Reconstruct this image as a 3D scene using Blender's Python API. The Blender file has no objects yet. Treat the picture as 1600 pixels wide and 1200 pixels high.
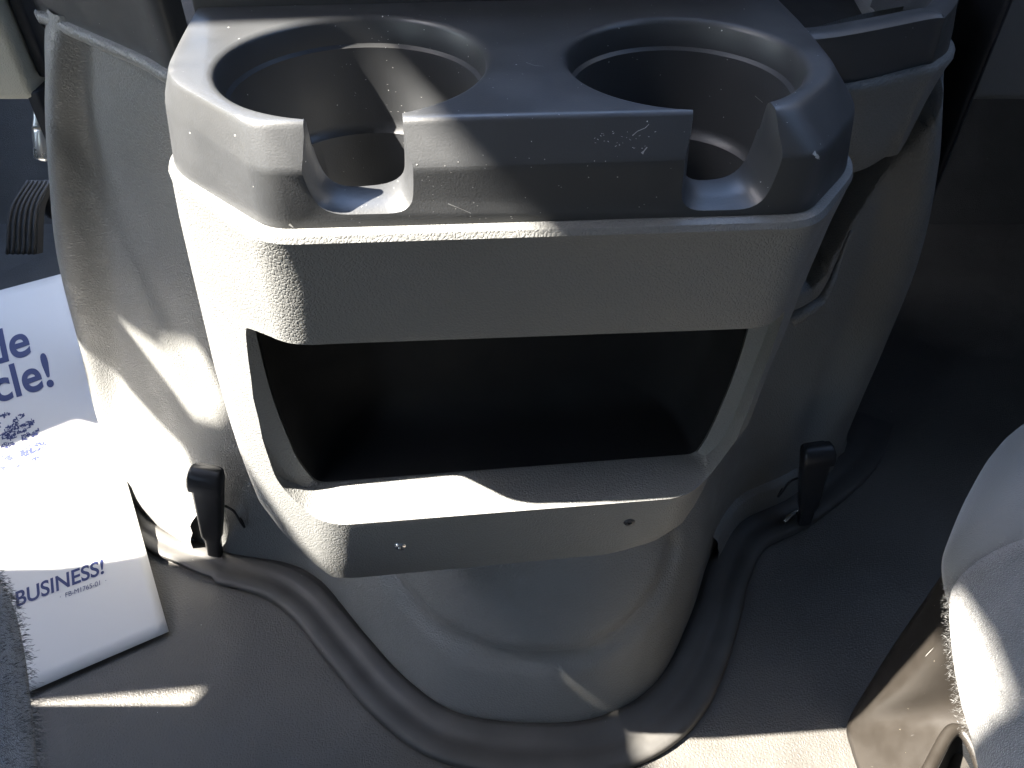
import bpy, bmesh, math, random
from mathutils import Vector, Matrix
random.seed(7)
sc = bpy.context.scene
col = sc.collection

# ------------------------------------------------------------------ camera
F = 1256.0; PITCH = math.radians(43.0); CAM = Vector((0, 0, 0.60))
cam = bpy.data.cameras.new('camera'); cam_o = bpy.data.objects.new('camera', cam); col.objects.link(cam_o)
cam.sensor_width = 36.0; cam.lens = 36.0 * F / 1600.0; cam.clip_start = 0.01; cam.clip_end = 300
cam_o.location = CAM; cam_o.rotation_euler = (math.radians(90) - PITCH, 0, 0)
sc.camera = cam_o

# ------------------------------------------------------------------ light
SUN_EL = math.radians(50.0); SUN_AZ = math.radians(4.0)
S = Vector((-math.cos(SUN_EL) * math.cos(SUN_AZ), -math.cos(SUN_EL) * math.sin(SUN_AZ), math.sin(SUN_EL)))
w = bpy.data.worlds.new('World'); sc.world = w; w.use_nodes = True
nt = w.node_tree; bg = nt.nodes['Background']
sky = nt.nodes.new('ShaderNodeTexSky'); sky.sky_type = 'NISHITA'; sky.sun_disc = False
sky.ozone_density = .6; sky.sun_elevation = SUN_EL; sky.sun_rotation = math.atan2(S.x, S.y)
nt.links.new(sky.outputs[0], bg.inputs[0]); bg.inputs[1].default_value = 0.16
sun = bpy.data.lights.new('sun', 'SUN'); sun.energy = 4.6; sun.angle = math.radians(0.6); sun.color = (1.0, 0.93, 0.82)
sun_o = bpy.data.objects.new('sun', sun); col.objects.link(sun_o); sun_o.location = (-3, 0, 3)
sun_o.rotation_euler = S.to_track_quat('Z', 'Y').to_euler()
sc.view_settings.view_transform = 'Standard'; sc.view_settings.look = 'None'
sc.view_settings.exposure = 3.5; sc.view_settings.gamma = 1.0
sc.cycles.max_bounces = 10; sc.cycles.diffuse_bounces = 6

# ------------------------------------------------------------------ helpers
def ray(x, y):
    a = (x - 800) / F; v = (600 - y) / F
    return Vector((a, math.cos(PITCH) + v * math.sin(PITCH), -math.sin(PITCH) + v * math.cos(PITCH)))
def at_z(x, y, z): r = ray(x, y); return CAM + r * ((z - CAM.z) / r.z)
def at_y(x, y, Y): r = ray(x, y); return CAM + r * (Y / r.y)
TH = math.radians(4.0); CT, ST = math.cos(TH), math.sin(TH)
def K(u, ww, z):                      # console frame -> world
    return Vector((u * CT - ww * ST, 0.25 + u * ST + ww * CT, z))
def at_w(x, y, ww):
    r = ray(x, y); t = (ww + .25 * CT) / (-r.x * ST + r.y * CT); return CAM + r * t

def sstep(a, b, x): t = max(0.0, min(1.0, (x - a) / (b - a))); return t * t * (3 - 2 * t)
def obj(name, mesh, mat, parent=None, smooth=True, label=None):
    o = bpy.data.objects.new(name, mesh); col.objects.link(o)
    if mat and not len(mesh.materials): mesh.materials.append(mat)
    if smooth is True:
        for p in mesh.polygons: p.use_smooth = True
    if parent is not None:
        off = parent_world(parent)
        own = mesh.get('origin')
        for v in mesh.vertices: v.co -= off
        o.parent = parent
    if label: o['label'] = label
    return o
def parent_world(p):
    v = Vector((0, 0, 0))
    while p is not None: v += p.location; p = p.parent
    return v
def autosmooth(o, deg=35):
    m = o.data
    for p in m.polygons: p.use_smooth = True
    bm = bmesh.new(); bm.from_mesh(m)
    for e in bm.edges:
        e.smooth = not (len(e.link_faces) == 2 and e.calc_face_angle(0) > math.radians(deg))
    bm.to_mesh(m); bm.free()
def thing(name, loc, label, cat, group=None):
    o = bpy.data.objects.new(name, None); col.objects.link(o); o.location = loc; o.empty_display_size = .05
    o['label'] = label; o['category'] = cat
    if group: o['group'] = group
    return o
def mesh(verts, faces, name='m'):
    m = bpy.data.meshes.new(name); m.from_pydata([tuple(v) for v in verts], [], faces); m.update(); return m
def fix(m):
    bm = bmesh.new(); bm.from_mesh(m); bmesh.ops.recalc_face_normals(bm, faces=bm.faces); bm.to_mesh(m); bm.free(); return m
def grid_mesh(rows, closed=False):
    n = len(rows[0]); V = [p for r in rows for p in r]; Fc = []
    for i in range(len(rows) - 1):
        for j in range(n if closed else n - 1):
            k = (j + 1) % n
            Fc.append((i * n + j, i * n + k, (i + 1) * n + k, (i + 1) * n + j))
    return mesh(V, Fc)
def solid(rows):                       # rows of closed loops, capped
    n = len(rows[0]); V = [p for r in rows for p in r]; Fc = []
    for i in range(len(rows) - 1):
        for j in range(n):
            k = (j + 1) % n; Fc.append((i * n + j, i * n + k, (i + 1) * n + k, (i + 1) * n + j))
    Fc.append(tuple(range(n))); Fc.append(tuple(reversed(range((len(rows) - 1) * n, len(rows) * n))))
    return fix(mesh(V, Fc))
def cr(p0, p1, p2, p3, t):
    return 0.5 * ((2 * p1) + (p2 - p0) * t + (2 * p0 - 5 * p1 + 4 * p2 - p3) * t * t + (3 * p1 - p0 - 3 * p2 + p3) * t ** 3)
def crs(P, n):
    P = [Vector(p) for p in P]; Q = [P[0] * 2 - P[1]] + P + [P[-1] * 2 - P[-2]]; out = []
    for i in range(len(P) - 1):
        for k in range(n): out.append(cr(Q[i], Q[i + 1], Q[i + 2], Q[i + 3], k / n))
    out.append(P[-1]); return out
def surf(rows, nu=6, nv=6):
    R = [crs(r, nu) for r in rows]; C = [crs([r[j] for r in R], nv) for j in range(len(R[0]))]
    return [[C[j][i] for j in range(len(C))] for i in range(len(C[0]))]
def round_poly(P, rad, n=5):          # closed 2-D polygon with rounded corners -> constant count
    out = []; N = len(P)
    for i in range(N):
        a, b, c = Vector(P[i - 1]), Vector(P[i]), Vector(P[(i + 1) % N]); r = rad[i]
        da, dc = (a - b), (c - b); ra = min(r, da.length * .48); rc = min(r, dc.length * .48)
        p, q = b + da.normalized() * ra, b + dc.normalized() * rc
        for k in range(n + 1):
            t = k / n; out.append(p * (1 - t) ** 2 + b * 2 * t * (1 - t) + q * t * t)
    return out
def boolean(o, cutters, solver='EXACT'):
    for c in cutters:
        md = o.modifiers.new('b', 'BOOLEAN'); md.operation = 'DIFFERENCE'; md.solver = solver; md.object = c
    dg = bpy.context.evaluated_depsgraph_get(); dg.update()
    m = bpy.data.meshes.new_from_object(o.evaluated_get(dg)); o.modifiers.clear(); o.data = m
    for c in cutters: bpy.data.objects.remove(c, do_unlink=True)
def tmp(m): o = bpy.data.objects.new('tmp', m); col.objects.link(o); return o
def box(x0, x1, y0, y1, z0, z1, bev=0.0, f=lambda x, y, z: Vector((x, y, z))):
    bm = bmesh.new(); bmesh.ops.create_cube(bm, size=1)
    for v in bm.verts: v.co = Vector(((x0 + x1) / 2 + v.co.x * (x1 - x0), (y0 + y1) / 2 + v.co.y * (y1 - y0), (z0 + z1) / 2 + v.co.z * (z1 - z0)))
    if bev: bmesh.ops.bevel(bm, geom=list(bm.edges), offset=bev, segments=3, profile=.5, affect='EDGES')
    for v in bm.verts: v.co = f(*v.co)
    m = bpy.data.meshes.new('box'); bm.to_mesh(m); bm.free(); return m
def tube(path, r, n=8, cap=True):
    path = [Vector(p) for p in path]; rows = []
    for i, p in enumerate(path):
        d = (path[min(i + 1, len(path) - 1)] - path[max(i - 1, 0)]).normalized()
        a = d.orthogonal().normalized() if i == 0 else (a0 - d * a0.dot(d)).normalized()
        a0 = a; b = d.cross(a); rr = r(i / (len(path) - 1)) if callable(r) else r
        rows.append([p + (a * math.cos(2 * math.pi * k / n) + b * math.sin(2 * math.pi * k / n)) * rr for k in range(n)])
    return solid(rows)

# ------------------------------------------------------------------ materials
def material(name, base, rough=.5, grain=0, grain_scale=350, var=.1, var_scale=12, specks=0, spec=.5, scratches=0, fine=0, metal=0, sheen=0, coat=0, warp=None, speck_col=(.6, .6, .58)):
    m = bpy.data.materials.new(name); m.use_nodes = True; t = m.node_tree; N = t.nodes; L = t.links
    b = N['Principled BSDF']; b.inputs['Roughness'].default_value = rough; b.inputs['Metallic'].default_value = metal
    b.inputs['Specular IOR Level'].default_value = spec
    if sheen: b.inputs['Sheen Weight'].default_value = sheen; b.inputs['Sheen Roughness'].default_value = .5
    if coat: b.inputs['Coat Weight'].default_value = coat
    tc = N.new('ShaderNodeTexCoord'); co = tc.outputs['Object']
    n1 = N.new('ShaderNodeTexNoise'); n1.inputs['Scale'].default_value = var_scale; n1.inputs['Detail'].default_value = 6; n1.inputs['Roughness'].default_value = .65
    L.new(co, n1.inputs['Vector'])
    mr = N.new('ShaderNodeMapRange'); mr.inputs[1].default_value = .3; mr.inputs[2].default_value = .7; mr.inputs[3].default_value = 1 - var; mr.inputs[4].default_value = 1 + var
    L.new(n1.outputs[0], mr.inputs[0])
    vm = N.new('ShaderNodeVectorMath'); vm.operation = 'SCALE'; vm.inputs[0].default_value = base; L.new(mr.outputs[0], vm.inputs['Scale'])
    c = vm.outputs[0]
    rr = N.new('ShaderNodeMapRange'); rr.inputs[1].default_value = .3; rr.inputs[2].default_value = .7; rr.inputs[3].default_value = max(.05, rough - .07); rr.inputs[4].default_value = min(1, rough + .07)
    n2 = N.new('ShaderNodeTexNoise'); n2.inputs['Scale'].default_value = var_scale * 4; n2.inputs['Detail'].default_value = 4; L.new(co, n2.inputs['Vector']); L.new(n2.outputs[0], rr.inputs[0]); L.new(rr.outputs[0], b.inputs['Roughness'])
    if specks:
        v = N.new('ShaderNodeTexVoronoi'); v.inputs['Scale'].default_value = 400; v.inputs['Randomness'].default_value = 1; L.new(co, v.inputs['Vector'])
        sep = N.new('ShaderNodeSeparateColor'); L.new(v.outputs['Color'], sep.inputs[0])
        g = N.new('ShaderNodeMath'); g.operation = 'LESS_THAN'; g.inputs[1].default_value = specks; L.new(sep.outputs[0], g.inputs[0])
        rad = N.new('ShaderNodeMath'); rad.operation = 'MULTIPLY'; rad.inputs[1].default_value = .13; L.new(sep.outputs[1], rad.inputs[0])
        d = N.new('ShaderNodeMath'); d.operation = 'LESS_THAN'; L.new(v.outputs['Distance'], d.inputs[0]); L.new(rad.outputs[0], d.inputs[1])
        mu = N.new('ShaderNodeMath'); mu.operation = 'MULTIPLY'; L.new(g.outputs[0], mu.inputs[0]); L.new(d.outputs[0], mu.inputs[1])
        mx = N.new('ShaderNodeMix'); mx.data_type = 'RGBA'; L.new(mu.outputs[0], mx.inputs[0]); L.new(c, mx.inputs[6]); mx.inputs[7].default_value = (*speck_col, 1); c = mx.outputs[2]
    if scratches:
        mp = N.new('ShaderNodeMapping'); mp.inputs['Rotation'].default_value = (.3, .2, .9); mp.inputs['Scale'].default_value = (34, 620, 34); L.new(co, mp.inputs[0])
        s = N.new('ShaderNodeTexNoise'); s.inputs['Scale'].default_value = 1.6; s.inputs['Detail'].default_value = 3; s.inputs['Distortion'].default_value = .4; L.new(mp.outputs[0], s.inputs['Vector'])
        k = N.new('ShaderNodeMapRange'); k.inputs[1].default_value = .74; k.inputs[2].default_value = .78; k.inputs[4].default_value = scratches; L.new(s.outputs[0], k.inputs[0])
        mx = N.new('ShaderNodeMix'); mx.data_type = 'RGBA'; L.new(k.outputs[0], mx.inputs[0]); L.new(c, mx.inputs[6]); mx.inputs[7].default_value = (.35, .35, .34, 1); c = mx.outputs[2]
    L.new(c, b.inputs['Base Color'])
    h = None
    if grain:
        dn = N.new('ShaderNodeTexNoise'); dn.inputs['Scale'].default_value = grain_scale * .6; L.new(co, dn.inputs['Vector'])
        ad = N.new('ShaderNodeVectorMath'); ad.operation = 'MULTIPLY_ADD'; ad.inputs[1].default_value = (.0022, .0022, .0022); L.new(dn.outputs['Color'], ad.inputs[0]); L.new(co, ad.inputs[2])
        v = N.new('ShaderNodeTexVoronoi'); v.feature = 'DISTANCE_TO_EDGE'; v.inputs['Scale'].default_value = grain_scale; L.new(ad.outputs[0], v.inputs['Vector'])
        cl = N.new('ShaderNodeMapRange'); cl.inputs[1].default_value = 0; cl.inputs[2].default_value = .28; cl.interpolation_type = 'SMOOTHSTEP'; L.new(v.outputs['Distance'], cl.inputs[0])
        bp = N.new('ShaderNodeBump'); bp.inputs['Strength'].default_value = 1.0; bp.inputs['Distance'].default_value = grain; L.new(cl.outputs[0], bp.inputs['Height']); h = bp.outputs[0]
    if fine:
        fn = N.new('ShaderNodeTexNoise'); fn.inputs['Scale'].default_value = 1400; fn.inputs['Detail'].default_value = 2; L.new(co, fn.inputs['Vector'])
        bp = N.new('ShaderNodeBump'); bp.inputs['Distance'].default_value = fine; bp.inputs['Strength'].default_value = 1
        L.new(fn.outputs[0], bp.inputs['Height'])
        if h: L.new(h, bp.inputs['Normal'])
        h = bp.outputs[0]
    if warp:
        wn = N.new('ShaderNodeTexNoise'); wn.inputs['Scale'].default_value = warp[0]; wn.inputs['Detail'].default_value = 2; L.new(co, wn.inputs['Vector'])
        bp = N.new('ShaderNodeBump'); bp.inputs['Distance'].default_value = warp[1]; L.new(wn.outputs[0], bp.inputs['Height'])
        if h: L.new(h, bp.inputs['Normal'])
        h = bp.outputs[0]
    if h: L.new(h, b.inputs['Normal'])
    return m
M_CAP = material('black_satin_plastic', (.040, .042, .045), .42, spec=.65, fine=.00006, specks=.09, scratches=.25, var=.12)
M_BODY = material('grained_grey_plastic', (.146, .148, .145), .5, grain=.00014, grain_scale=620, var=.06, specks=.006)
M_COVER = material('grained_cover_plastic', (.170, .172, .166), .48, grain=.00020, grain_scale=430, var=.07)
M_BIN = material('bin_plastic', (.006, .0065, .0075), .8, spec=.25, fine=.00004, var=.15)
M_RUB = material('rubber_seal', (.058, .056, .053), .55, fine=.00008, var=.2, var_scale=30, specks=.02)
M_FLOOR = material('rubber_floor', (.074, .070, .064), .5, grain=.00018, grain_scale=420, var=.18, var_scale=9, specks=.012, warp=(14, .004))
M_CARPET = material('footwell_carpet', (.07, .07, .068), .9, fine=.0006, var=.25, var_scale=40)
M_BLACK = material('black_clip_plastic', (.016, .017, .02), .38, var=.1, fine=.00003)
M_CHROME = material('bright_screw_head', (.85, .85, .84), .12, metal=1, var=.05)
M_SCUFF = material('scuff', (.42, .42, .41), .7, var=.3, var_scale=200)
M_DASH = material('dark_dash_plastic', (.16, .17, .18), .6, grain=.0001, grain_scale=500)
M_CREAM = material('cream_panel_plastic', (.42, .41, .34), .5, grain=.00015, grain_scale=500, var=.04)
M_PAPER = material('coated_paper', (.60, .59, .57), .45, var=.015, warp=(9, .002))
M_INK = material('blue_ink', (.020, .030, .115), .5, var=.05)
M_FAB = material('seat_fabric', (.13, .13, .127), .95, fine=.0012, var=.15, var_scale=60, sheen=.4)
M_FABS = material('seat_side_fabric', (.15, .152, .15), .9, fine=.0003, var=.08, var_scale=20, sheen=.3)
M_METAL = material('bare_steel', (.62, .62, .60), .3, metal=1, var=.1)
M_BRACK = material('seat_base_plastic', (.020, .017, .014), .42, var=.2, var_scale=15, specks=.05, scratches=.6, speck_col=(.5, .45, .35))
M_SHELL = material('cab_lining', (.06, .062, .066), .8, var=.1)
M_SUN_MASK = material('sun_mask_panel', (.14, .14, .135), .7, var=.1)  # for the unseen left panel that shapes the sunlight

# ------------------------------------------------------------------ cab shell (outside the frame; windows admit daylight, left wall's holes are shaped for sun patches)
def structure(name, m, mat):
    o = obj(name, m, mat, smooth=False); o['kind'] = 'structure'; return o
structure('floor', mesh([(-1.0, -1.0, -.006), (1.0, -1.0, -.006), (1.0, .98, -.006), (-1.0, .98, -.006), (-1.0, 1.25, .32), (1.0, 1.25, .32)], [(0, 1, 2, 3), (3, 2, 5, 4)]), M_FLOOR)
def sheet_curve(name, loops, X, thick):
    cu = bpy.data.curves.new(name, 'CURVE'); cu.dimensions = '2D'; cu.fill_mode = 'BOTH'; cu.extrude = thick / 2
    for lp in loops:
        s = cu.splines.new('POLY'); s.points.add(len(lp) - 1)
        for p, (a, b) in zip(s.points, lp): p.co = (a, b, 0, 1)
        s.use_cyclic_u = True
    o = tmp(cu); dg = bpy.context.evaluated_depsgraph_get(); dg.update()
    m = bpy.data.meshes.new_from_object(o.evaluated_get(dg)); bpy.data.objects.remove(o, do_unlink=True)
    for v in m.vertices: v.co = Vector((X + v.co.z, v.co.x, v.co.y))
    m.materials.clear(); return m
P1_LOOP = [(.470, .838), (.443, .875), (.438, .906), (.425, .938), (.410, .905), (.412, .860), (.422, .832), (.449, .832)]  # hole shaped for the sun streak on the cover's left flank
P2_LOOP = [(.485, .753), (.464, .751), (.438, .769), (.417, .788), (.392, .765), (.380, .72), (.376, .676), (.378, .647), (.369, .604), (.363, .572), (.360, .50), (.360, .38), (.45, .38), (.479, .507), (.512, .560), (.500, .62), (.488, .651), (.484, .70)]  # hole shaped for the sun on leaflet and cover foot
sun_mask_loops = [[(-1.0, -.05), (1.3, -.05), (1.3, 2.0), (-1.0, 2.0)],
    [(-.30, 1.42), (.080, 1.44), (.088, 1.535), (.120, 1.537), (.152, 1.528), (.160, 1.490), (.172, 1.481), (.200, 1.467), (.302, 1.417), (.300, 1.30), (.296, 1.18), (.275, 1.152), (.245, 1.144), (.222, 1.135), (.205, 1.126), (.19, 1.124), (.15, 1.135), (-.15, 1.14), (-.30, 1.2)],
    [(.2195, 1.107), (.2155, 1.105), (.2130, 1.109), (.2160, 1.119), (.2190, 1.113)],  # small hole added for the sun spot on the nose
    [(-.92, .30), (-.45, .30), (-.45, .70), (-.92, .70)],  # opening added to brighten the floor at lower left
    [(.62, .74), (1.2, .74), (1.2, .96), (.62, .96)],  # opening added to brighten the left footwell
    P1_LOOP, P2_LOOP,
    [(.254, .545), (.227, .545), (.243, .712), (.256, .722)]]  # slit shaped for the sun strip on the floor
structure('wall_left_sun_mask', sheet_curve('d', sun_mask_loops, -.85, .004), M_SUN_MASK)  # unseen light mask, its openings shaped to cast the sun patches
structure('wall_right', sheet_curve('d', [[(-1.0, -.05), (1.3, -.05), (1.3, 2.0), (-1.0, 2.0)], [(-.3, 1.15), (.5, 1.15), (.4, 1.45), (-.3, 1.45)]], .95, .004), M_SHELL)
structure('wall_rear', mesh([(-1, -.95, -.05), (1, -.95, -.05), (1, -.95, 2.0), (-1, -.95, 2.0)], [(0, 1, 2, 3)]), M_SHELL)
structure('ceiling', mesh([(-1, -1, 2.0), (1, -1, 2.0), (1, .55, 2.0), (-1, .55, 2.0)], [(0, 1, 2, 3)]), M_SHELL)
structure('dashboard_top', box(-.10, .948, .57, 1.25, .64, .84, .02), M_SHELL)
structure('wall_front', mesh([(-1, 1.25, .30), (1, 1.25, .30), (1, 1.25, .85), (-1, 1.25, .85)], [(0, 1, 2, 3)]), M_SHELL)

# ------------------------------------------------------------------ console
con = thing('cup_holder_console', K(0, .05, .23), 'grey and black plastic console with two cup holders above an open storage shelf', 'console')
R4 = [.002, .012, .010, .010, .010, .012, .002, .002]
def outline(P, rad, z, n=5): return [K(p.x, p.y, z) for p in round_poly(P, rad, n)]
T = [(-.130, .136), (-.1290, .095), (-.1266, .056), (-.088, .0140), (.098, .0118), (.1275, .044), (.130, .095), (.129, .136)]
Cc = [(-.136, .136), (-.1350, .095), (-.1335, .062), (-.0870, .0061), (.1095, .0032), (.1385, .041), (.141, .095), (.141, .136)]
B = [(-.138, .136), (-.1370, .095), (-.1347, .055), (-.0870, .0055), (.1095, .0025), (.1408, .0385), (.143, .095), (.143, .136)]
def mixp(a, b, t): return [(p[0] * (1 - t) + q[0] * t, p[1] * (1 - t) + q[1] * t) for p, q in zip(a, b)]
def scl(P, s, c=(.003, .075)): return [(c[0] + (p[0] - c[0]) * s, c[1] + (p[1] - c[1]) * s) for p in P]
def nf(P): return P
RD = [.001, .02, .016, .008, .008, .014, .02, .001]
rows = []
for P, z in [(scl(B, .93), .3985), (scl(B, .93), .4432), (B, .4436), (mixp(B, Cc, .5), .4540), (mixp(B, Cc, .95), .4640), (mixp(Cc, T, .02), .4657), (mixp(Cc, T, .10), .4672), (mixp(Cc, T, .86), .4775), (mixp(Cc, T, .95), .4788), (mixp(Cc, T, 1.06), .4796), (scl(mixp(Cc, T, 1.06), .985), .47995), (scl(T, .96), .4800)]:
    rows.append(outline(P, RD, z))
cap = obj('cup_holder_top', solid(rows), M_CAP)
def cone_cut(cx, cy, r, ky=1.0):
    prof = [(.0, .402), (r - .0125, .402), (r - .0105, .404), (r - .0085, .4305), (r - .0062, .4325), (r - .0055, .436), (r - .0024, .4675), (r - .0009, .4688), (r, .4775), (r + .0006, .4788), (r + .0018, .4797), (r + .0045, .4803), (r + .005, .49), (0, .49)]
    n = 96; V = []; Fc = []
    for (q, z) in prof[1:-1]:
        for k in range(n): a = 2 * math.pi * k / n; V.append(K(cx + q * math.cos(a), cy + q * ky * math.sin(a), z))
    m = len(prof) - 2
    for i in range(m - 1):
        for k in range(n): Fc.append((i * n + k, i * n + (k + 1) % n, (i + 1) * n + (k + 1) % n, (i + 1) * n + k))
    Fc.append(tuple(reversed(range(n)))); Fc.append(tuple(range((m - 1) * n, m * n)))
    return tmp(fix(mesh(V, Fc)))
def slot_cut(uL, uR, zb, sl, sr):
    rows = []
    for ww, e in [(-.03, .0045), (.001, .0045), (.0050, .0034), (.0080, .0018), (.0115, .0006), (.017, 0), (.050, 0)]:
        P = [(uL - e - .001, .50), (uL - e, .462), (uL + sl - e, zb - e * .9), (uR - sr + e, zb - e * .9), (uR + e, .462), (uR + e + .001, .50)]
        rows.append([K(p.x, ww, p.y) for p in round_poly(P, [.001, .01, .009, .009, .01, .001], 6)])
    return tmp(solid(rows))
boolean(cap, [cone_cut(-.057, .0655, .0515, .965), cone_cut(.0712, .0588, .0455, .965), slot_cut(-.0690, -.0370, .4515, .005, .002), slot_cut(.0645, .0915, .4495, .001, .004)])
md = cap.modifiers.new('bev', 'BEVEL'); md.width = .0012; md.segments = 3; md.limit_method = 'ANGLE'; md.angle_limit = math.radians(48); md.use_clamp_overlap = True
dg = bpy.context.evaluated_depsgraph_get(); dg.update(); mm = bpy.data.meshes.new_from_object(cap.evaluated_get(dg)); cap.modifiers.clear(); cap.data = mm
cap.parent = con
for v in cap.data.vertices: v.co -= parent_world(con)
autosmooth(cap, 40)

def to_k(P): x, y = P.x, P.y - .25; return (x * CT + y * ST, -x * ST + y * CT, P.z)
SLP = sorted([to_k(at_w(x, y, ww)) for x, y, ww in [(265, 270, .055), (282, 350, .055), (300, 430, .053), (340, 600, .045), (370, 700, .041), (400, 780, .033), (430, 825, .022), (460, 860, .012), (510, 905, .003)]], key=lambda q: q[2])
def sl_at(z):
    if z <= SLP[0][2]: return SLP[0][:2]
    for a, b in zip(SLP, SLP[1:]):
        if a[2] <= z <= b[2]:
            t = (z - a[2]) / (b[2] - a[2]); return (a[0] + (b[0] - a[0]) * t, a[1] + (b[1] - a[1]) * t)
    return SLP[-1][:2]
def brow(z, SL, CL, CR, SR, sh=0, back=.105):
    if z < .43: SL = sl_at(z); SL = (SL[0] - .0045 * sstep(.225, .26, z), SL[1] + .002)
    else: SL = (SL[0] - .001, SL[1] + .002)
    SR = (SR[0] + (.0035 if z < .34 else .0002), SR[1] + .001)
    P = [(SL[0] + .012, back), SL, CL, CR, SR, (SR[0] - .012, back)]
    pts = round_poly(P, [.001, .016, .011, .011, .016, .001], 7)
    return [K(p.x, p.y, z + p.x * sh) for p in pts]
body_rows = [brow(.4434, (-.1360, .056), (-.0870, .0035), (.1095, .0005), (.1425, .039)),
    brow(.4428, (-.1380, .0565), (-.0885, .0010), (.1110, -.0018), (.1445, .0385)),
    brow(.4405, (-.1390, .0565), (-.0890, -.0003), (.1118, -.0030), (.1452, .0383)),
    brow(.4370, (-.1385, .0560), (-.0888, .0002), (.1112, -.0020), (.1445, .0385)),
    brow(.420, (-.1380, .0535), (-.0885, .0008), (.1100, -.0012), (.1420, .0395)),
    brow(.3935, (-.1372, .0490), (-.0885, .0024), (.1080, .0004), (.1385, .0380)),
    brow(.3905, (-.1371, .0485), (-.0885, .0030), (.1075, .0012), (.1380, .0375)),
    brow(.365, (-.1366, .0420), (-.0900, .0018), (.1060, .0008), (.1350, .0350)),
    brow(.343, (-.1358, .0350), (-.0905, .0000), (.1040, .0000), (.1310, .0330)),
    brow(.310, (-.1340, .0270), (-.0905, -.0010), (.0980, -.0010), (.1245, .0290)),
    brow(.290, (-.1315, .0205), (-.0905, -.0012), (.0900, -.0010), (.1140, .0240)),
    brow(.2774, (-.1285, .0160), (-.0906, -.0012), (.0850, -.0010), (.1070, .0200)),
    brow(.2735, (-.1265, .0145), (-.0908, -.0012), (.0850, -.0008), (.1060, .0190)),
    brow(.260, (-.1200, .0100), (-.0925, -.0004), (.0840, .0005), (.1010, .0150), .01, .09),
    brow(.249, (-.1140, .0075), (-.0935, .0005), (.0800, .0015), (.0955, .0110), .02, .08),
    brow(.2375, (-.1070, .0060), (-.0940, .0015), (.0700, .0025), (.0850, .0090), .035, .07),
    brow(.2295, (-.1010, .0055), (-.0905, .0030), (.0570, .0045), (.0690, .0090), .045, .06),
    brow(.2278, (-.0950, .0100), (-.0850, .0070), (.0500, .0090), (.0580, .0130), .045, .05)]
body = obj('console_body', solid(body_rows), M_BODY)
pocket = tmp(solid([outline(scl(B, .945), [.002] * 8, z) for z in (.397, .46)]))
def open_rows(inner_w, deep):
    O0 = [(-.130, .3908), (.1200, .3908), (.1175, .375), (.1090, .300), (.0860, .2795), (-.100, .2775), (-.130, .2775)]
    return O0
def ring(P, rad, ww, n=6): return [K(p.x, ww, p.y) for p in round_poly(P, rad, n)]
radO = [.008, .02, .004, .03, .020, .006, .010, .012, .02]
A0 = [(-.1165, .3830), (-.0900, .3912), (.1180, .3905), (.1175, .372), (.1110, .300), (.1020, .2850), (-.102, .2775), (-.1175, .2870), (-.1205, .345)]
A2 = [(-.1090, .3850), (-.0900, .3912), (.1100, .3905), (.1095, .345), (.1035, .300), (.0985, .2845), (-.1000, .2776), (-.1065, .2960), (-.1105, .340)]
radO = [.008, .02, .004, .03, .020, .004, .005, .010, .02]
cut = tmp(solid([ring(A0, radO, -.04), ring(A0, radO, .006), ring(A0, radO, .012), ring(A0, radO, .0238), ring(A2, radO, .0268), ring([(p[0] * .985, p[1]) for p in A2], radO, .0955)]))
boolean(body, [pocket, cut])
body.parent = con
for v in body.data.vertices: v.co -= parent_world(con)
autosmooth(body, 38)
# dark bin lining inside the opening
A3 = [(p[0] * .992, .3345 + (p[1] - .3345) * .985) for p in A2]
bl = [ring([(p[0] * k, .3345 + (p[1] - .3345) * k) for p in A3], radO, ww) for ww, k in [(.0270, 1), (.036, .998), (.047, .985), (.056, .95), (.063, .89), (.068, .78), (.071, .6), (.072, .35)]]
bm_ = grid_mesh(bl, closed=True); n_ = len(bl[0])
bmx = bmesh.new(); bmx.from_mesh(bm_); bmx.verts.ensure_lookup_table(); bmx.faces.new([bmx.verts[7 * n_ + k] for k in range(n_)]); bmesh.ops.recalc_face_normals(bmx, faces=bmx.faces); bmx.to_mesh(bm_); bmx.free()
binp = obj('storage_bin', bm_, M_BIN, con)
# two screws in the lower face
for (px, py, mt) in [(625, 852, M_CHROME), (983, 814, M_BLACK)]:
    c = at_w(px, py, .0006)
    nrm = Vector((ST, -CT, 0)); a = Vector((CT, ST, 0)); bb = Vector((0, 0, 1)); rows = []
    for rr, d in [(.0033, -.001), (.0033, .0004), (.0026, .0014), (.0012, .0016), (.0008, .0004)]:
        rows.append([c + (a * math.cos(t * math.pi / 8) + bb * math.sin(t * math.pi / 8)) * rr + nrm * d for t in range(16)])
    s = obj('screw', solid(rows), mt, con); autosmooth(s, 50)

# scuffs, scratches and chips on the black top
from mathutils.bvhtree import BVHTree
def scuffs(target, parent, strokes, lift=.00012):
    off = parent_world(parent)
    bvh = BVHTree.FromPolygons([v.co + off for v in target.data.vertices], [tuple(p.vertices) for p in target.data.polygons])
    V = []; Fc = []
    for pts, wd in strokes:
        P = []
        for x, y in pts:
            h = bvh.ray_cast(CAM, ray(x, y).normalized())
            if h[0] is not None: P.append((h[0] + h[1] * (lift if h[1].dot(ray(x, y)) < 0 else -lift), h[1]))
        for k in range(len(P) - 1):
            a, b = P[k][0], P[k + 1][0]
            if (b - a).length > .012: continue
            sd = (b - a).cross(P[k][1]).normalized(); wa = wd * random.uniform(.3, 1); n0 = len(V)
            V += [a - sd * wa * .5, a + sd * wa * .5, b + sd * wd * .2, b - sd * wd * .2]; Fc.append((n0, n0 + 1, n0 + 2, n0 + 3))
    o = obj('scuffs', mesh(V, Fc), M_SCUFF, None, smooth=False)
    for v in o.data.vertices: v.co -= off
    o.parent = parent; o['kind'] = 'stuff'
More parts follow.
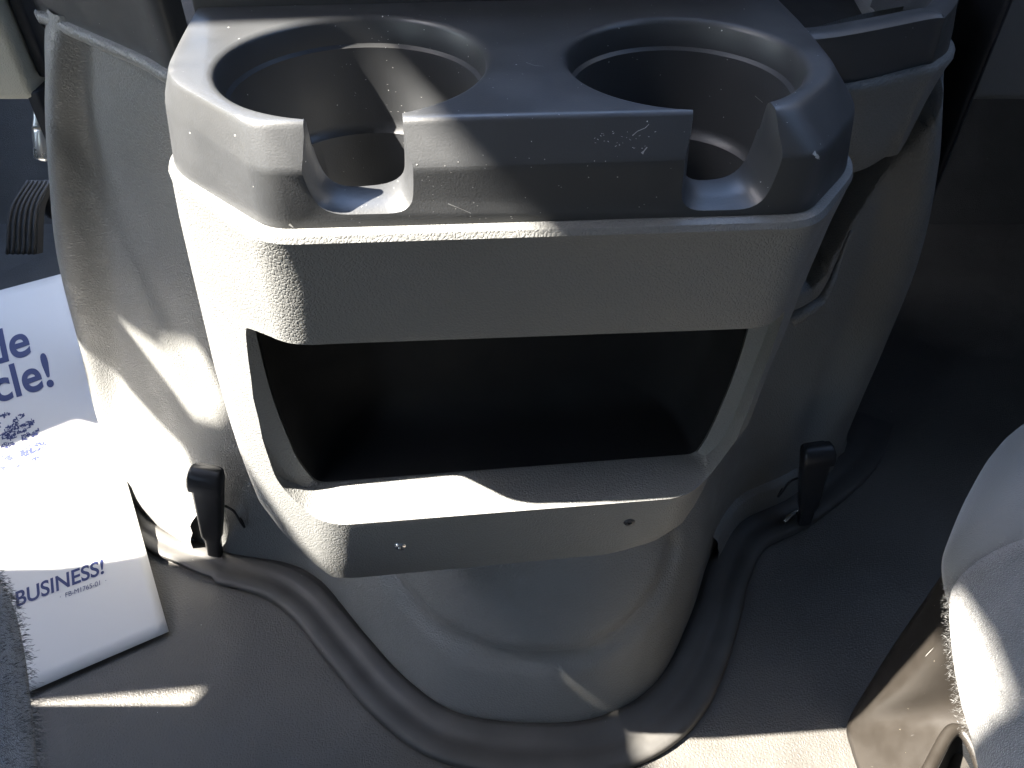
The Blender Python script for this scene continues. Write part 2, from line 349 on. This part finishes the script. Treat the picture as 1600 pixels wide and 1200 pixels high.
st = [([(988, 212), (996, 205), (1008, 200), (1014, 194)], .0004), ([(1003, 240), (1006, 236), (1011, 230)], .0010), ([(1271, 238), (1275, 243), (1279, 247)], .0022),
      ([(822, 98), (836, 103), (850, 104)], .0003), ([(452, 350), (458, 355)], .0010), ([(700, 318), (720, 326), (736, 333)], .0004), ([(1290, 205), (1294, 213)], .0006),
      ([(1180, 150), (1192, 160), (1203, 165)], .0003)]
for _ in range(26):
    x, y = random.uniform(925, 1025), random.uniform(205, 232); st.append(([(x, y), (x + random.uniform(1, 3), y + random.uniform(-2, 2))], .0003))
for _ in range(150):
    x, y = random.choice([(random.uniform(480, 860), random.uniform(240, 350)), (random.uniform(640, 900), random.uniform(20, 185)), (random.uniform(860, 1330), random.uniform(10, 330)), (random.uniform(520, 650), random.uniform(40, 180))])
    st.append(([(x, y), (x + random.uniform(.8, 2.2), y + random.uniform(-1, 1))], random.uniform(.0002, .0006)))
scuffs(cap, con, st)

# ------------------------------------------------------------------ engine cover
cov = thing('engine_cover', (0, .48, 0), 'big grained grey plastic engine cover flaring out behind and below the console', 'engine cover')
fl = [at_z(x, y, 0) for x, y in [(190, 700), (215, 770), (330, 855), (450, 880), (500, 905), (570, 990), (640, 1065), (720, 1115), (850, 1130), (950, 1115), (1030, 1060), (1080, 960), (1110, 870), (1150, 810), (1230, 770), (1310, 700)]]
BLc, BRc = (-.36, .80), (.34, .80)
lv = {
 .00: [(v.x, v.y) for v in fl],
 .012: None,
 .08: [(-.389, .552), (-.345, .500), (-.262, .443), (-.197, .428), (-.163, .410), (-.1165, .362), (-.078, .330), (-.038, .306), (.024, .298), (.072, .305), (.111, .331), (.146, .375), (.174, .428), (.207, .470), (.262, .500), (.331, .553)],
 .15: [(-.3755, .545), (-.325, .505), (-.248, .462), (-.188, .440), (-.155, .420), (-.110, .385), (-.075, .360), (-.038, .342), (.022, .337), (.068, .343), (.106, .362), (.140, .395), (.170, .440), (.205, .475), (.262, .502), (.329, .548)],
 .25: [(-.352, .530), (-.300, .502), (-.232, .470), (-.180, .450), (-.150, .430), (-.105, .41), (-.073, .40), (-.038, .39), (.020, .385), (.060, .39), (.10, .40), (.135, .42), (.168, .455), (.203, .482), (.260, .502), (.317, .530)],
 .33: [(-.324, .520), (-.283, .498), (-.218, .468), (-.175, .450), (-.145, .435), (-.105, .42), (-.073, .41), (-.038, .41), (.020, .405), (.060, .41), (.10, .41), (.135, .43), (.168, .460), (.203, .485), (.252, .503), (.299, .520)],
 .40: [(-.297, .512), (-.258, .487), (-.200, .448), (-.165, .436), (-.14, .43), (-.105, .42), (-.073, .42), (-.038, .42), (.020, .42), (.060, .42), (.10, .42), (.135, .435), (.165, .460), (.200, .482), (.240, .500), (.275, .512)],
 .44: [(-.281, .514), (-.236, .478), (-.184, .436), (-.155, .425), (-.14, .43), (-.105, .42), (-.073, .42), (-.038, .42), (.020, .42), (.060, .42), (.10, .42), (.135, .435), (.165, .460), (.198, .482), (.236, .500), (.266, .510)]}
lv[.012] = [(a[0] * .93 + b[0] * .07, a[1] * .93 + b[1] * .07 + .002) for a, b in zip(lv[.00], lv[.08])]
rows = []
for z in sorted(lv, reverse=True):
    r = [(BLc[0], BLc[1])] + lv[z] + [(BRc[0], BRc[1])]
    if z == .44: pass
    rows.append([Vector((p[0], p[1], z - (.004 if z == 0 else 0))) for p in r])
G = surf(rows, 14, 10)
# crease on the left flank and the shallow U-shaped groove in the nose
arc = [Vector((a.x, a.y)) for a in crs([Vector(q) for q in [(585, 860, 0), (630, 930, 0), (690, 990, 0), (775, 1026, 0), (860, 1034, 0), (935, 1015, 0), (1000, 965, 0), (1040, 905, 0), (1052, 850, 0)]], 10)]
for i, r in enumerate(G):
    for j, p in enumerate(r):
        # crease
        q = p
        if p.x < -.10:
            xc = -.300 + (.44 - p.z) * .18 if p.z > .15 else -.248 + (.15 - p.z) * .35
            d = p.x - xc
            if .12 < p.z: q = p + Vector((0, .002 * math.exp(-(max(0, d) / .018) ** 2) * (1 if d > -.004 else math.exp(-((d + .004) / .006) ** 2)) * sstep(.12, .2, p.z) * sstep(.44, .40, p.z), 0))
        if -.16 < p.x < .18 and p.z < .24 and p.y < .45:
            rel = p - CAM; dep = rel.y * math.cos(PITCH) - rel.z * math.sin(PITCH); hh = rel.y * math.sin(PITCH) + rel.z * math.cos(PITCH)
            ppx = Vector((800 + F * rel.x / dep, 600 - F * hh / dep)); dm = min((ppx - a).length for a in arc)
            q = q + Vector((0, .0075 * math.exp(-(dm / 10) ** 2), 0))
        if q.x > .10:
            xr = .229 + (q.z - .257) * .32
            q = q + Vector((0, .25 * sstep(xr + .001, xr - .004, q.x) * sstep(.243, .256, q.z) * sstep(.43, .41, q.z), 0))
        r[j] = q
cshell = obj('cover_shell', fix(grid_mesh(G)), M_COVER, cov)
# flange lip low on the left and right shoulders
def sweep(path, prof, name, mat, parent, up=Vector((0, 0, 1))):
    rows = []
    for i, p in enumerate(path):
        d = (path[min(i + 1, len(path) - 1)] - path[max(i - 1, 0)]); d.z = 0; d.normalize(); o_ = Vector((d.y, -d.x, 0))
        rows.append([p + o_ * a + up * b for a, b in prof])
    o = obj(name, fix(grid_mesh(rows)), mat, parent); autosmooth(o, 50); return o
flp = crs([Vector((v.x, v.y, 0)) for v in fl[:4]], 8)
sweep(flp[:16], [(-.010, .034), (.001, .030), (.0035, .027), (.004, .018), (.0075, .014), (.009, .010), (.0095, -.003)], 'base_flange', M_COVER, cov)
flp = crs([Vector((v.x, v.y, 0)) for v in fl[12:]], 8)
sweep(flp, [(-.010, .030), (.001, .026), (.003, .023), (.004, .016), (.006, .012), (.007, -.003)], 'base_flange', M_COVER, cov)

# clips
def latch(base, top, side, label):
    p = thing('cover_latch', base, label, 'latch', 'black latches holding the engine cover')
    ax = (top - base).normalized(); fr = Vector((.08 * side, -1, .15)).normalized(); fr = (fr - ax * fr.dot(ax)).normalized(); sd = ax.cross(fr)
    H = (top - base).length
    def blk(name, stations, mat=M_BLACK):
        rows = []
        for h, wd, dp, off, so in stations:
            c = base + ax * h * H + fr * off + sd * so
            P = round_poly([(-wd / 2, -dp / 2), (wd / 2, -dp / 2), (wd / 2, dp / 2), (-wd / 2, dp / 2)], [min(wd, dp) * .3] * 4, 3)
            rows.append([c + sd * a.x + fr * a.y for a in P])
        o = obj(name, solid(rows), mat, p); autosmooth(o, 50); return o
    blk('handle', [(-.02, .012, .008, .003, 0), (.20, .013, .009, .005, 0), (.26, .017, .011, .006, 0), (.60, .022, .012, .006, 0), (.80, .0245, .013, .007, 0), (.93, .026, .018, .008, 0), (.985, .024, .016, .006, 0), (1.0, .020, .011, .004, 0)])
    blk('grip', [(.84, .0270, .006, .0130, 0), (.90, .0285, .010, .0120, 0), (.97, .0280, .012, .0105, 0), (1.03, .025, .010, .009, 0), (1.045, .022, .005, .007, 0)])
    obj('wire_hook', tube(crs([base + ax * H * .62 + sd * .012 * side * -1 + fr * .004, base + ax * H * .60 + sd * .020 * side * -1 + fr * .006, base + ax * H * .45 + sd * .024 * side * -1 + fr * .003, base + ax * H * .36 + sd * .026 * side * -1, base + ax * H * .42 + sd * .021 * side * -1 - fr * .004], 5), .0011, 8), M_BLACK, p)
    return p
latch(at_z(340, 852, .004) + Vector((0, -.004, 0)), at_y(328, 728, .428), -1, 'black plastic latch on the left foot of the engine cover beside the white leaflet')
L2 = latch(at_z(1253, 805, .004) + Vector((0, -.004, 0)), at_y(1272, 692, .468), 1, 'black plastic latch on the shaded right foot of the engine cover above a metal bail')
obj('bail', tube(crs([at_z(1226, 815, .006), at_z(1236, 804, .010), at_z(1250, 798, .011), at_z(1266, 795, .010), at_z(1272, 792, .005)], 6), .0024, 8), M_METAL, L2)

# ------------------------------------------------------------------ rubber seal round the cover's foot
sp = crs([at_z(x, y, 0) for x, y in [(205, 745), (235, 815), (330, 857), (400, 871), (455, 886), (507, 920), (570, 992), (640, 1067), (720, 1117), (850, 1132), (950, 1117), (1030, 1062), (1081, 962), (1112, 872), (1150, 814), (1230, 773), (1315, 703), (1345, 640)]], 10)
prof = [(-.004, -.004), (.0005, .000), (.0012, .003), (.004, .0050), (.0100, .0052), (.013, .0040), (.0155, .0018), (.0190, .0014), (.0225, .0036), (.0260, .0052), (.0310, .0052), (.0340, .0036), (.0352, .0008), (.0356, -.007)]
sp_rows = []
nsp = len(sp)
for i, p in enumerate(sp):
    d = (sp[min(i + 1, nsp - 1)] - sp[max(i - 1, 0)]); d.z = 0; d.normalize(); o_ = Vector((d.y, -d.x, 0))
    wd = .75 + .25 * sstep(0, .3, i / nsp) + (0.15 * math.exp(-((i / nsp - .62) / .1) ** 2))
    if i / nsp < .14: wd = .45 + (i / nsp) / .14 * .3
    sp_rows.append([p + o_ * a * wd + Vector((0, 0, b * .55 * (1 - .75 * sstep(.88, .97, i / nsp)) * (.45 + .55 * sstep(.12, .30, i / nsp)) - .004 * sstep(.90, 1, i / nsp))) for a, b in prof])
seal = obj('rubber_seal', fix(grid_mesh(sp_rows)), M_RUB); autosmooth(seal, 60)
seal['label'] = 'dark ridged rubber seal curving round the foot of the engine cover'; seal['category'] = 'rubber seal'

# ------------------------------------------------------------------ black trim above the cover, left and behind
tr = thing('upper_trim', (0, .45, .43), 'dark upper trim behind and left of the cup holders, above the grey engine cover', 'trim panel')
def wall(pts, z0, z1, name, mat, parent, th=.0):
    r = [[Vector((p[0], p[1], z)) for p in pts] for z in (z0, z0 + .002, z0 + .006, z1 - .004, z1)]
    r[0] = [Vector((p[0], p[1] + .006, z0)) for p in pts]; r[1] = [Vector((p[0], p[1] + .001, z0 + .0005)) for p in pts]
    o = obj(name, fix(grid_mesh(r)), mat, parent); autosmooth(o, 50); return o
a, b = at_z(72, 30, .432), at_z(262, 122, .432)
wl = crs([(a.x + .01, a.y + .12), (a.x - .002, a.y + .01), (a.x + .004, a.y - .004), (-.20, .434), (b.x + .004, b.y - .003), (b.x + .016, b.y + .004)], 5)
wall([(p.x, p.y) for p in [Vector((q[0], q[1], 0)) for q in wl]], .436, .62, 'side_trim', M_CAP, tr)
def lipstrip(path, z, name, parent, mat):
    rows = []
    for i, p in enumerate(path):
        d = (path[min(i + 1, len(path) - 1)] - path[max(i - 1, 0)]).normalized(); o_ = Vector((d.y, -d.x))
        rows.append([Vector((p.x + o_.x * a, p.y + o_.y * a, z + b)) for a, b in [(-.006, .0010), (.0015, .0008), (.0030, -.0006), (.0034, -.003), (.0020, -.006), (-.003, -.009)]])
    o = obj(name, fix(grid_mesh(rows)), mat, parent); autosmooth(o, 50); return o
lipstrip([Vector((q[0], q[1])) for q in wl[4:]], .436, 'trim_lip', cov, M_COVER)
obj('rear_panel', box(-.1300, .1300, .134, .150, .40, .62, .004, K), M_CAP, tr)
obj('rear_panel_step', box(-.1315, .1315, .1305, .1345, .476, .4875, .0015, K), M_CAP, tr)

# ------------------------------------------------------------------ open pocket tray on the right
pt = thing('side_pocket', (.20, .45, .37), 'open black topped storage pocket right of the cup holders, grey underneath', 'storage pocket')
top = [at_z(x, y, .462) for x, y in [(1225, 50), (1280, 58), (1470, 27), (1503, -6)]]
top_out = crs([(top[0].x - .02, top[0].y, 0), (top[1].x, top[1].y, 0), (top[2].x - .006, top[2].y, 0), (top[2].x + .006, top[2].y + .006, 0), (top[3].x + .006, top[3].y + .02, 0), (top[3].x + .01, top[3].y + .10, 0)], 6)
lip = [at_z(x, y, .432) for x, y in [(1300, 145), (1340, 137), (1450, 112), (1487, 82)]]
lip_out = crs([(lip[0].x - .02, lip[0].y - .003, 0), (lip[1].x, lip[1].y, 0), (lip[2].x - .006, lip[2].y - .001, 0), (lip[2].x + .006, lip[2].y + .006, 0), (lip[3].x + .002, lip[3].y + .010, 0), (lip[3].x + .008, lip[3].y + .09, 0)], 6)
def off2(P, d):
    out = []
    for i, p in enumerate(P):
        t = (P[min(i + 1, len(P) - 1)] - P[max(i - 1, 0)]).normalized(); out.append(p + Vector((-t.y, t.x, 0)) * d)
    return out
def atz(P, z): return [Vector((p.x, p.y, z)) for p in P]
rim_rows = [atz(off2(top_out, .014), .42), atz(off2(top_out, .0125), .455), atz(off2(top_out, .0115), .4615), atz(off2(top_out, .010), .463), atz(off2(top_out, .002), .4625), atz(off2(top_out, .0), .461), atz(top_out, .459), atz([(a_ + b_) * .5 for a_, b_ in zip(top_out, lip_out)], .446), atz(off2(lip_out, .001), .4345)]
o = obj('pocket_rim', fix(grid_mesh(rim_rows)), M_CAP, pt); autosmooth(o, 50)
bot = [at_z(x, y, .372) for x, y in [(1290, 288), (1335, 276), (1398, 252), (1422, 205)]]
bot_out = crs([(bot[0].x - .02, bot[0].y - .003, 0), (bot[1].x, bot[1].y, 0), (bot[2].x - .006, bot[2].y, 0), (bot[2].x + .004, bot[2].y + .006, 0), (bot[3].x + .004, bot[3].y + .012, 0), (bot[3].x + .010, bot[3].y + .08, 0)], 6)
lo = [atz(off2(lip_out, .004), .4352), atz(off2(lip_out, -.001), .4350), atz(off2(lip_out, -.0025), .4335), atz(off2(lip_out, -.0028), .431), atz(off2(lip_out, -.0010), .426), atz([(a_ + b_) * .5 for a_, b_ in zip(lip_out, bot_out)], .402), atz(bot_out, .375), atz(off2(bot_out, .004), .372), atz(off2(bot_out, .03), .372)]
o = obj('pocket_body', fix(grid_mesh(lo)), M_COVER, pt); autosmooth(o, 50)
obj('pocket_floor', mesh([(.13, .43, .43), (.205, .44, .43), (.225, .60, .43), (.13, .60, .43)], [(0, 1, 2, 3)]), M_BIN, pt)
# little ridge where the recess under the pocket ends
rg = [at_y(x, y, Y) for x, y, Y in [(1236, 500, .452), (1262, 486, .453), (1285, 468, .458), (1300, 440, .462), (1312, 408, .468), (1330, 360, .472)]]
obj('recess_ridge', tube(crs(rg, 6), lambda t: .0045 * (1 - t) + .001, 10), M_COVER, cov)

# ------------------------------------------------------------------ dash panels left and right
dp = thing('lower_dash_panel', (-.45, .6, .34), 'cream grained lower dashboard panel in the upper left corner', 'dashboard panel')
c = at_y(57, 157, .60)
obj('panel', box(c.x - .5, c.x, .598, .66, c.z, .72, .006), M_CREAM, dp)
obj('panel_edge', box(c.x + .001, c.x + .0105, .612, .66, c.z + .012, .72, .003), M_BLACK, dp)
dr = thing('lower_dash_panel', (.5, .62, .33), 'dark bluish lower dashboard panel in the upper right corner', 'dashboard panel')
c = at_y(1495, 160, .62)
obj('panel', box(c.x - .09, .93, .62, .68, c.z, .72, .008), M_DASH, dr)
obj('seam_strip', tube([at_y(1552, -40, .617), at_y(1530, 60, .617), at_y(1490, 150, .617)], .0018, 8), M_BLACK, dr)
obj('side_strip', box(at_y(1482, 150, .575).x, at_y(1494, 150, .575).x, .55, .61, .20, .62, .003), M_BLACK, dr)

# ------------------------------------------------------------------ pedal and its bracket
pd = thing('accelerator_pedal', (-.555, .80, .11), 'grey ribbed accelerator pedal in the shaded left footwell', 'pedal')
pl = [at_y(*q) for q in [(8, 397, .775), (14, 330, .795), (42, 282, .82)]]
pr = [at_y(*q) for q in [(58, 397, .775), (62, 325, .795), (82, 282, .82)]]
Lf, Rt = crs(pl, 6), crs(pr, 6); nrm = Vector((0, -.9, .45)).normalized()
rows = []
for a, b in zip(Lf, Rt):
    rows.append([a - nrm * .012, a, *[a.lerp(b, t) for t in (.25, .5, .75)], b, b - nrm * .012])
m = solid(rows)
o = obj('pedal_pad', m, M_BLACK, pd); o.data.materials.clear(); o.data.materials.append(material('pedal_rubber', (.075, .075, .075), .6, var=.2, var_scale=60)); autosmooth(o, 40)
for k in range(6):
    t = (k + .5) / 6
    obj('rib', tube([a.lerp(b, t) + nrm * .0012 for a, b in zip(Lf, Rt)], .0017, 6), o.data.materials[0], pd)
obj('pedal_arm', tube(crs([at_y(75, 300, .825), at_y(85, 330, .83), at_y(110, 250, .86), at_y(100, 180, .9)], 6), .009, 8), M_BLACK, pd)
br = thing('steering_bracket', at_y(68, 200, .62), 'small bare metal rod and bracket hanging at the edge of the left footwell', 'bracket')
obj('rod', tube(crs([at_y(58, 150, .64), at_y(60, 180, .635), at_y(58, 210, .63), at_y(62, 240, .62)], 5), .004, 8), M_METAL, br)
obj('sleeve', tube(crs([at_y(66, 200, .615), at_y(68, 222, .612), at_y(68, 246, .61)], 5), .0075, 12), M_METAL, br)
obj('bracket_plate', box(-.372, -.362, .60, .66, .27, .345, .002), M_BLACK, br)

# ------------------------------------------------------------------ leaflet
pTR, pBR, pBL = at_z(100, 427, .095), at_z(264, 987, -.002), at_z(48, 1081, -.002)
pn = (pTR - pBR).cross(pBL - pBR).normalized()
if pn.z < 0: pn = -pn
def on_paper(x, y, lift=0):
    r = ray(x, y); t = (pBR - CAM).dot(pn) / r.dot(pn); return CAM + r * t + pn * lift
ed = (pBL - pBR).normalized(); pTL = on_paper(-330, 520); pBL2 = pBR + ed * .27; pTL = pTR + (pBL2 - pBR)
NX, NY = 30, 36; rows = []
def bend(s, t):   # small dog ear on the right edge, faint wave
    return .0035 * math.exp(-((s) / .10) ** 2) * math.exp(-((t - .36) / .05) ** 2) * -1 + .0012 * math.sin(t * 7 + s * 3) * min(1, t * 4) - .012 * math.exp(-(s / .22) ** 2) * math.exp(-((t - .60) / .22) ** 2)
leaf = thing('leaflet', pBR, 'white printed leaflet with blue lettering lying against the left foot of the engine cover', 'leaflet')
for j in range(NY + 1):
    t = j / NY; e0 = pTR.lerp(pBR, t); e1 = pTL.lerp(pBL2, t)
    rows.append([e0.lerp(e1, i / NX) + pn * bend(i / NX, t) for i in range(NX + 1)])
g = grid_mesh(rows); pap = obj('paper_sheet', fix(g), M_PAPER, leaf)
md = pap.modifiers.new('s', 'SOLIDIFY'); md.thickness = .0004; md.offset = 0
def plift(p):
    # surface height of the sheet at p
    v = p - pTR; A = pBR - pTR; Bv = pTL - pTR; aa, ab, bb_ = A.dot(A), A.dot(Bv), Bv.dot(Bv); va, vb = v.dot(A), v.dot(Bv); dt = aa * bb_ - ab * ab
    t = (va * bb_ - vb * ab) / dt; s = (vb * aa - va * ab) / dt
    return bend(s, t) + .0006
def text_on_paper(s, ox, oy, rx, up, size, bold=.0, align='LEFT', space=1.0, name='printed_text'):
    cu = bpy.data.curves.new('t', 'FONT'); cu.body = s; cu.size = 1; cu.offset = bold; cu.align_x = align; cu.space_character = space
    o = tmp(cu); dg = bpy.context.evaluated_depsgraph_get(); dg.update(); m = bpy.data.meshes.new_from_object(o.evaluated_get(dg)); bpy.data.objects.remove(o, do_unlink=True)
    R = Vector(rx); U = Vector(up)
    for v in m.vertices:
        q = Vector((ox, oy)) + R * v.co.x * size + U * v.co.y * size; p = on_paper(q.x, q.y); v.co = p + pn * plift(p)
    m.materials.clear(); m.update(); return obj(name, m, M_INK, leaf, smooth=False)
text_on_paper('de', 51, 553, (.958, -.285), (-.20, -.98), 73, .02, 'RIGHT')
text_on_paper('cle!', 88, 599, (.95, -.31), (-.24, -.97), 71, .02, 'RIGHT')
text_on_paper('BUSINESS!', 163, 893, (.925, -.38), (-.10, -.99), 33.5, .02, 'RIGHT')
text_on_paper('·  FB-M1765-01  ·', 166, 909, (.93, -.36), (-.08, -.99), 11, 0, 'RIGHT')
# cloud of tiny printed words in leaf shapes (unreadable marks)
V = []; Fc = []
petals = [((0, 650), (15, 646), 5), ((2, 684), (36, 645), 8), ((10, 684), (52, 655), 10), ((33, 684), (60, 670), 7), ((30, 708), (68, 689), 11), ((0, 697), (20, 692), 7), ((0, 712), (18, 714), 8), ((0, 732), (4, 727), 5), ((-20, 700), (-2, 660), 9), ((20, 729), (70, 705), 2)]
for (a, b, wd) in petals:
    a, b = Vector(a), Vector(b); d = (b - a); Ln = d.length; d.normalize(); nn = Vector((-d.y, d.x))
    for k in range(int(Ln * wd * .16) + 6):
        s = random.random(); hw = wd * .5 * (math.sin(math.pi * min(1, .15 + s * .8)) ** .6); q = a + d * s * Ln + nn * random.uniform(-hw, hw) * 1.3
        ll, hh = random.uniform(1.0, 3.0), random.uniform(.5, 1.0); an = random.choice([0, 0, math.pi / 2]) - .3
        e1 = Vector((math.cos(an), math.sin(an))) * ll; e2 = Vector((-math.sin(an), math.cos(an))) * hh; n0 = len(V)
        for q2 in (q - e1 - e2, q + e1 - e2, q + e1 + e2, q - e1 + e2):
            p = on_paper(q2.x, q2.y); V.append(p + pn * plift(p))
        Fc.append((n0, n0 + 1, n0 + 2, n0 + 3))
wc = obj('printed_word_cloud', mesh(V, Fc), M_INK, leaf, smooth=False); wc['kind'] = 'stuff'

# ------------------------------------------------------------------ seats
def fuzz(pts_norm, name, parent, mat, L=.004, count=1500):
    V = []; Fc = []
    for _ in range(count):
        p, n = random.choice(pts_norm); p = p + Vector([random.uniform(-.003, .003) for _ in range(3)])
        d = (n + Vector([random.uniform(-.7, .7) for _ in range(3)])).normalized() * L * random.uniform(.3, 1.2)
        s = d.orthogonal().normalized() * .00007; k = len(V); V += [p - s, p + s, p + d * .6 + s * .7, p + d + Vector((0, 0, -.0005))]; Fc += [(k, k + 1, k + 2), (k, k + 2, k + 3)]
    o = obj(name, mesh(V, Fc), mat, parent, smooth=False); o['kind'] = 'stuff'; return o
def cushion(name, sil, side, r, parent, mat, drop=.10, width=.35, zr=1.0):
    sil = crs(sil, 6); rows = []
    for i, p in enumerate(sil):
        row = [p + Vector((side * drop * 1.3, 0, -drop)), p + Vector((side * drop * .5, 0, -drop * .6)), p + Vector((side * .001, 0, -drop * .15))]
        for k in range(9):
            a = k / 8 * math.pi / 2; row.append(p + Vector((side * r * (1 - math.cos(a)), 0, r * math.sin(a) * zr)))
        row.append(p + Vector((side * (r + width * .4), 0, r * zr * 1.1))); row.append(p + Vector((side * (r + width), 0, r * zr)))
        rows.append(row)
    m = fix(grid_mesh(rows)); o = obj(name, m, mat, parent)
    edge = [(rows[i][k], Vector((-side * math.cos((k - 3) / 8 * 1.57), 0, math.sin((k - 3) / 8 * 1.57)))) for i in range(len(rows)) for k in range(2, 10)]
    return o, edge
ds = thing('vehicle_seat', at_z(0, 1050, .10) + Vector((-.1, -.1, -.1)), 'grey fuzzy fabric edge of the driver seat in the lower left corner', 'seat')
zs = .24
sil = [at_z(-60, 860, zs - .02), at_z(-8, 900, zs - .01), at_z(16, 940, zs), at_z(32, 1010, zs), at_z(42, 1090, zs), at_z(49, 1160, zs), at_z(52, 1260, zs), at_z(50, 1400, zs)]
o, e = cushion('cushion', sil, -1, .05, ds, M_FAB, drop=.05)
fuzz(e, 'fabric_fuzz', ds, M_FAB, .0028, 9000)
ps = thing('vehicle_seat', at_z(1590, 1000, .10) + Vector((.1, -.1, -.1)), 'grey fabric passenger seat at the right edge with a bright patch of sun', 'seat')
sil = [at_z(1640, 640, .24), at_z(1598, 672, .24), at_z(1552, 708, .24), at_z(1513, 772, .24), at_z(1487, 830, .24), at_z(1476, 872, .235), at_z(1484, 925, .225), at_z(1500, 960, .21)]
o, e = cushion('cushion', sil, 1, .07, ps, M_FABS, drop=.05, zr=.7)
sil = [at_z(1560, 885, .225), at_z(1515, 893, .232), at_z(1490, 915, .236), at_z(1486, 950, .236), at_z(1492, 1020, .236), at_z(1505, 1090, .236), at_z(1522, 1150, .236), at_z(1540, 1230, .236), at_z(1560, 1350, .236)]
o, e = cushion('side_cover', sil, 1, .045, ps, M_FAB, drop=.035, zr=.9)
fuzz(e, 'fabric_fuzz', ps, M_FAB, .0022, 9000)
# moulded seat base
sb = thing('seat_base', at_z(1322, 1150, 0), 'glossy brown moulded seat base with scratches below the passenger seat', 'seat base')
rowsb = [[at_z(1480, 885, .178), at_z(1530, 890, .19), at_z(1600, 900, .18)],
         [at_z(1453, 925, .146), at_z(1530, 940, .18), at_z(1600, 940, .17)],
         [at_z(1395, 1010, .080), at_z(1480, 1010, .135), at_z(1600, 1010, .14)],
         [at_z(1342, 1095, .022), at_z(1440, 1075, .09), at_z(1600, 1060, .12)],
         [at_z(1323, 1135, .0), at_z(1420, 1120, .055), at_z(1600, 1120, .11)],
         [at_z(1328, 1165, .0), at_z(1420, 1165, .050), at_z(1600, 1180, .105)],
         [at_z(1345, 1215, .0), at_z(1420, 1215, .045), at_z(1600, 1250, .10)],
         [at_z(1380, 1300, .0), at_z(1430, 1300, .040), at_z(1600, 1330, .10)]]
Gb = surf(rowsb, 10, 5)
arch_c = at_z(1492, 1215, .08)
sbm = obj('base_shell', fix(grid_mesh(Gb)), M_BRACK, sb)
sbm.modifiers.new('s', 'SOLIDIFY').thickness = .003
arch = crs([at_z(x, y, .095) for x, y in [(1440, 1225), (1458, 1190), (1480, 1150), (1495, 1140), (1512, 1152), (1530, 1190), (1540, 1225)]], 6)
obj('arch_rim', tube(arch, .004, 8), M_BRACK, sb)
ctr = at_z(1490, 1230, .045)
obj('arch_dark_fill', mesh([p + Vector((0, 0, .0)) for p in arch] + [ctr], [(i, i + 1, len(arch)) for i in range(len(arch) - 1)]), M_BIN, sb)  # near-black sheet standing in for shade inside the arch, no hole is cut
